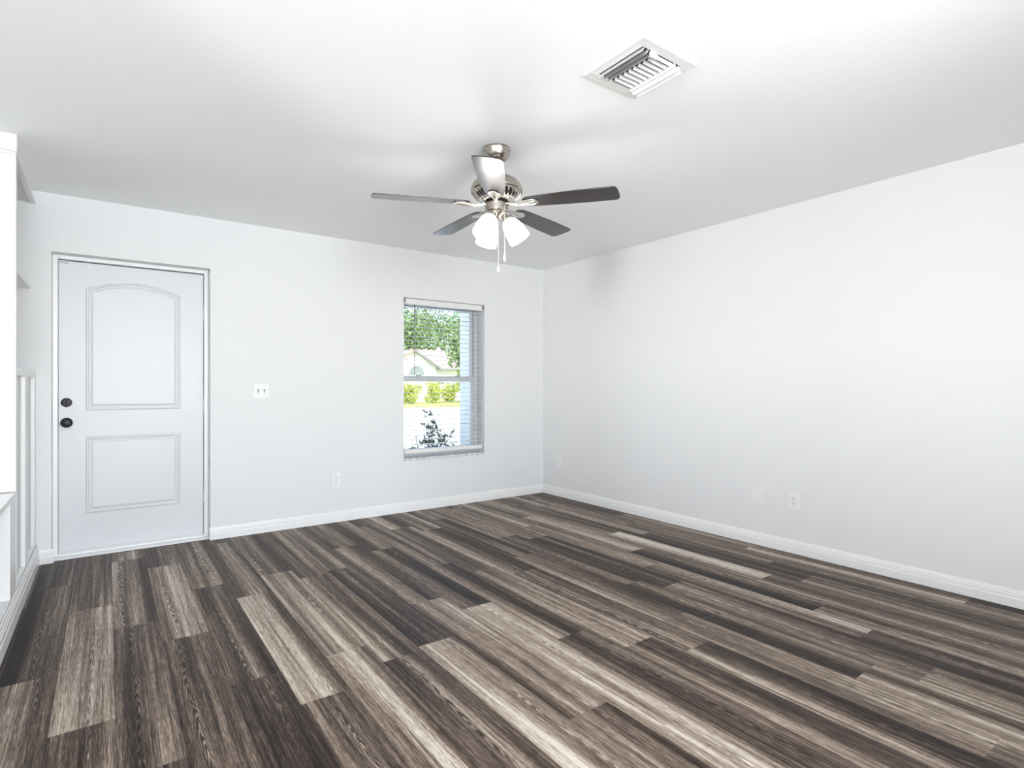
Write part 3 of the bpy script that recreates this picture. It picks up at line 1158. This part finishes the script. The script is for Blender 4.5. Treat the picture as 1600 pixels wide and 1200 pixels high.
tg = 'trees behind the house across the street'
tree('shade_tree', (20.0, 34.5, -0.2), 9.0, 3.0, M['leaf_tree'], 'tall leafy green tree in front of the gable, beyond the window', 'tree', 2600, 0.42, 1)
tree('shade_tree', (38.9, 72.0, -0.2), 15.5, 5.0, M['leaf_tree'], 'broad green tree behind the reddish roof', 'tree', 2800, 0.55, 2)
tree('shade_tree', (25.6, 57.0, -0.2), 12.5, 4.3, M['leaf_tree'], 'tallest green tree, straight behind the gable of the house', 'tree', 2800, 0.55, 3)
tree('shade_tree', (37.0, 54.0, -0.2), 11.0, 3.6, M['leaf_tree'], 'green tree at the far right end behind the house', 'tree', 1800, 0.6, 4)
tree('lime_tree', (21.6, 37.0, -0.2), 3.4, 1.0, M['leaf_lime'], 'small yellow green tree in front of the side roof', 'tree', 1100, 0.30, 5)
hs = [(15.3, 35.0, 1.15, 0.95), (17.3, 35.4, 1.35, 1.0), (13.3, 34.6, 1.2, 0.95), (19.3, 35.8, 1.25, 0.95)]
hl = ['yellow green shrub, second from the left in the lawn hedge', 'tallest yellow green shrub in the lawn hedge',
      'yellow green shrub at the left end of the lawn hedge', 'yellow green shrub at the right end of the lawn hedge']
for i, (a, b, c, r) in enumerate(hs):
    tree('hedge_shrub', (a, b, -0.2), c * 1.5, r, M['leaf_lime'], hl[i], 'shrub', 1500, 0.22, 20 + i, trunk=False, group='hedge across the street')


def leafy_bush(name, loc, stems, h, spread, mat, label, size, seed, per=16):
    rnd = random.Random(seed)
    o = tag(empty(name, loc), label, 'shrub', 'shrubs under the window')
    st = MB()
    lf = MB()
    for i in range(stems):
        a = rnd.uniform(0, 2 * PI)
        q = spread * math.sqrt(rnd.random())
        top = Vector((q * math.cos(a), q * math.sin(a), h * rnd.uniform(.65, 1.05)))
        base = Vector((top.x * .35, top.y * .35, 0))
        mid_ = base.lerp(top, .5) + Vector((0, 0, h * .05))
        st.tube([base, mid_, top], [.006, .005, .003], 6)
        for j in range(per):
            t = rnd.uniform(.35, 1.0)
            c = base.lerp(top, t)
            leaves(lf, rnd, [(c.x, c.y, c.z, .06, .06, .05)], 1, size)
    st.build('stems', M['bark'], o)
    lf.build('foliage', mat, o)


leafy_bush('garden_bush', (-0.50, 1.75, -0.3), 16, 1.12, 0.34, M['leaf_dark'], 'dark leaved bush just outside the window', 0.095, 41, 17)
leafy_bush('garden_bush', (0.05, 2.75, -0.3), 6, 0.98, 0.20, M['leaf_dark'], 'thin dark leaved bush outside, behind the edge of the porch pier', 0.08, 42, 9)
leafy_bush('ground_cover', (-0.72, 1.15, -0.3), 34, 0.80, 0.45, M['leaf_cover'], 'low mid green shrub under the window', 0.06, 43, 16)
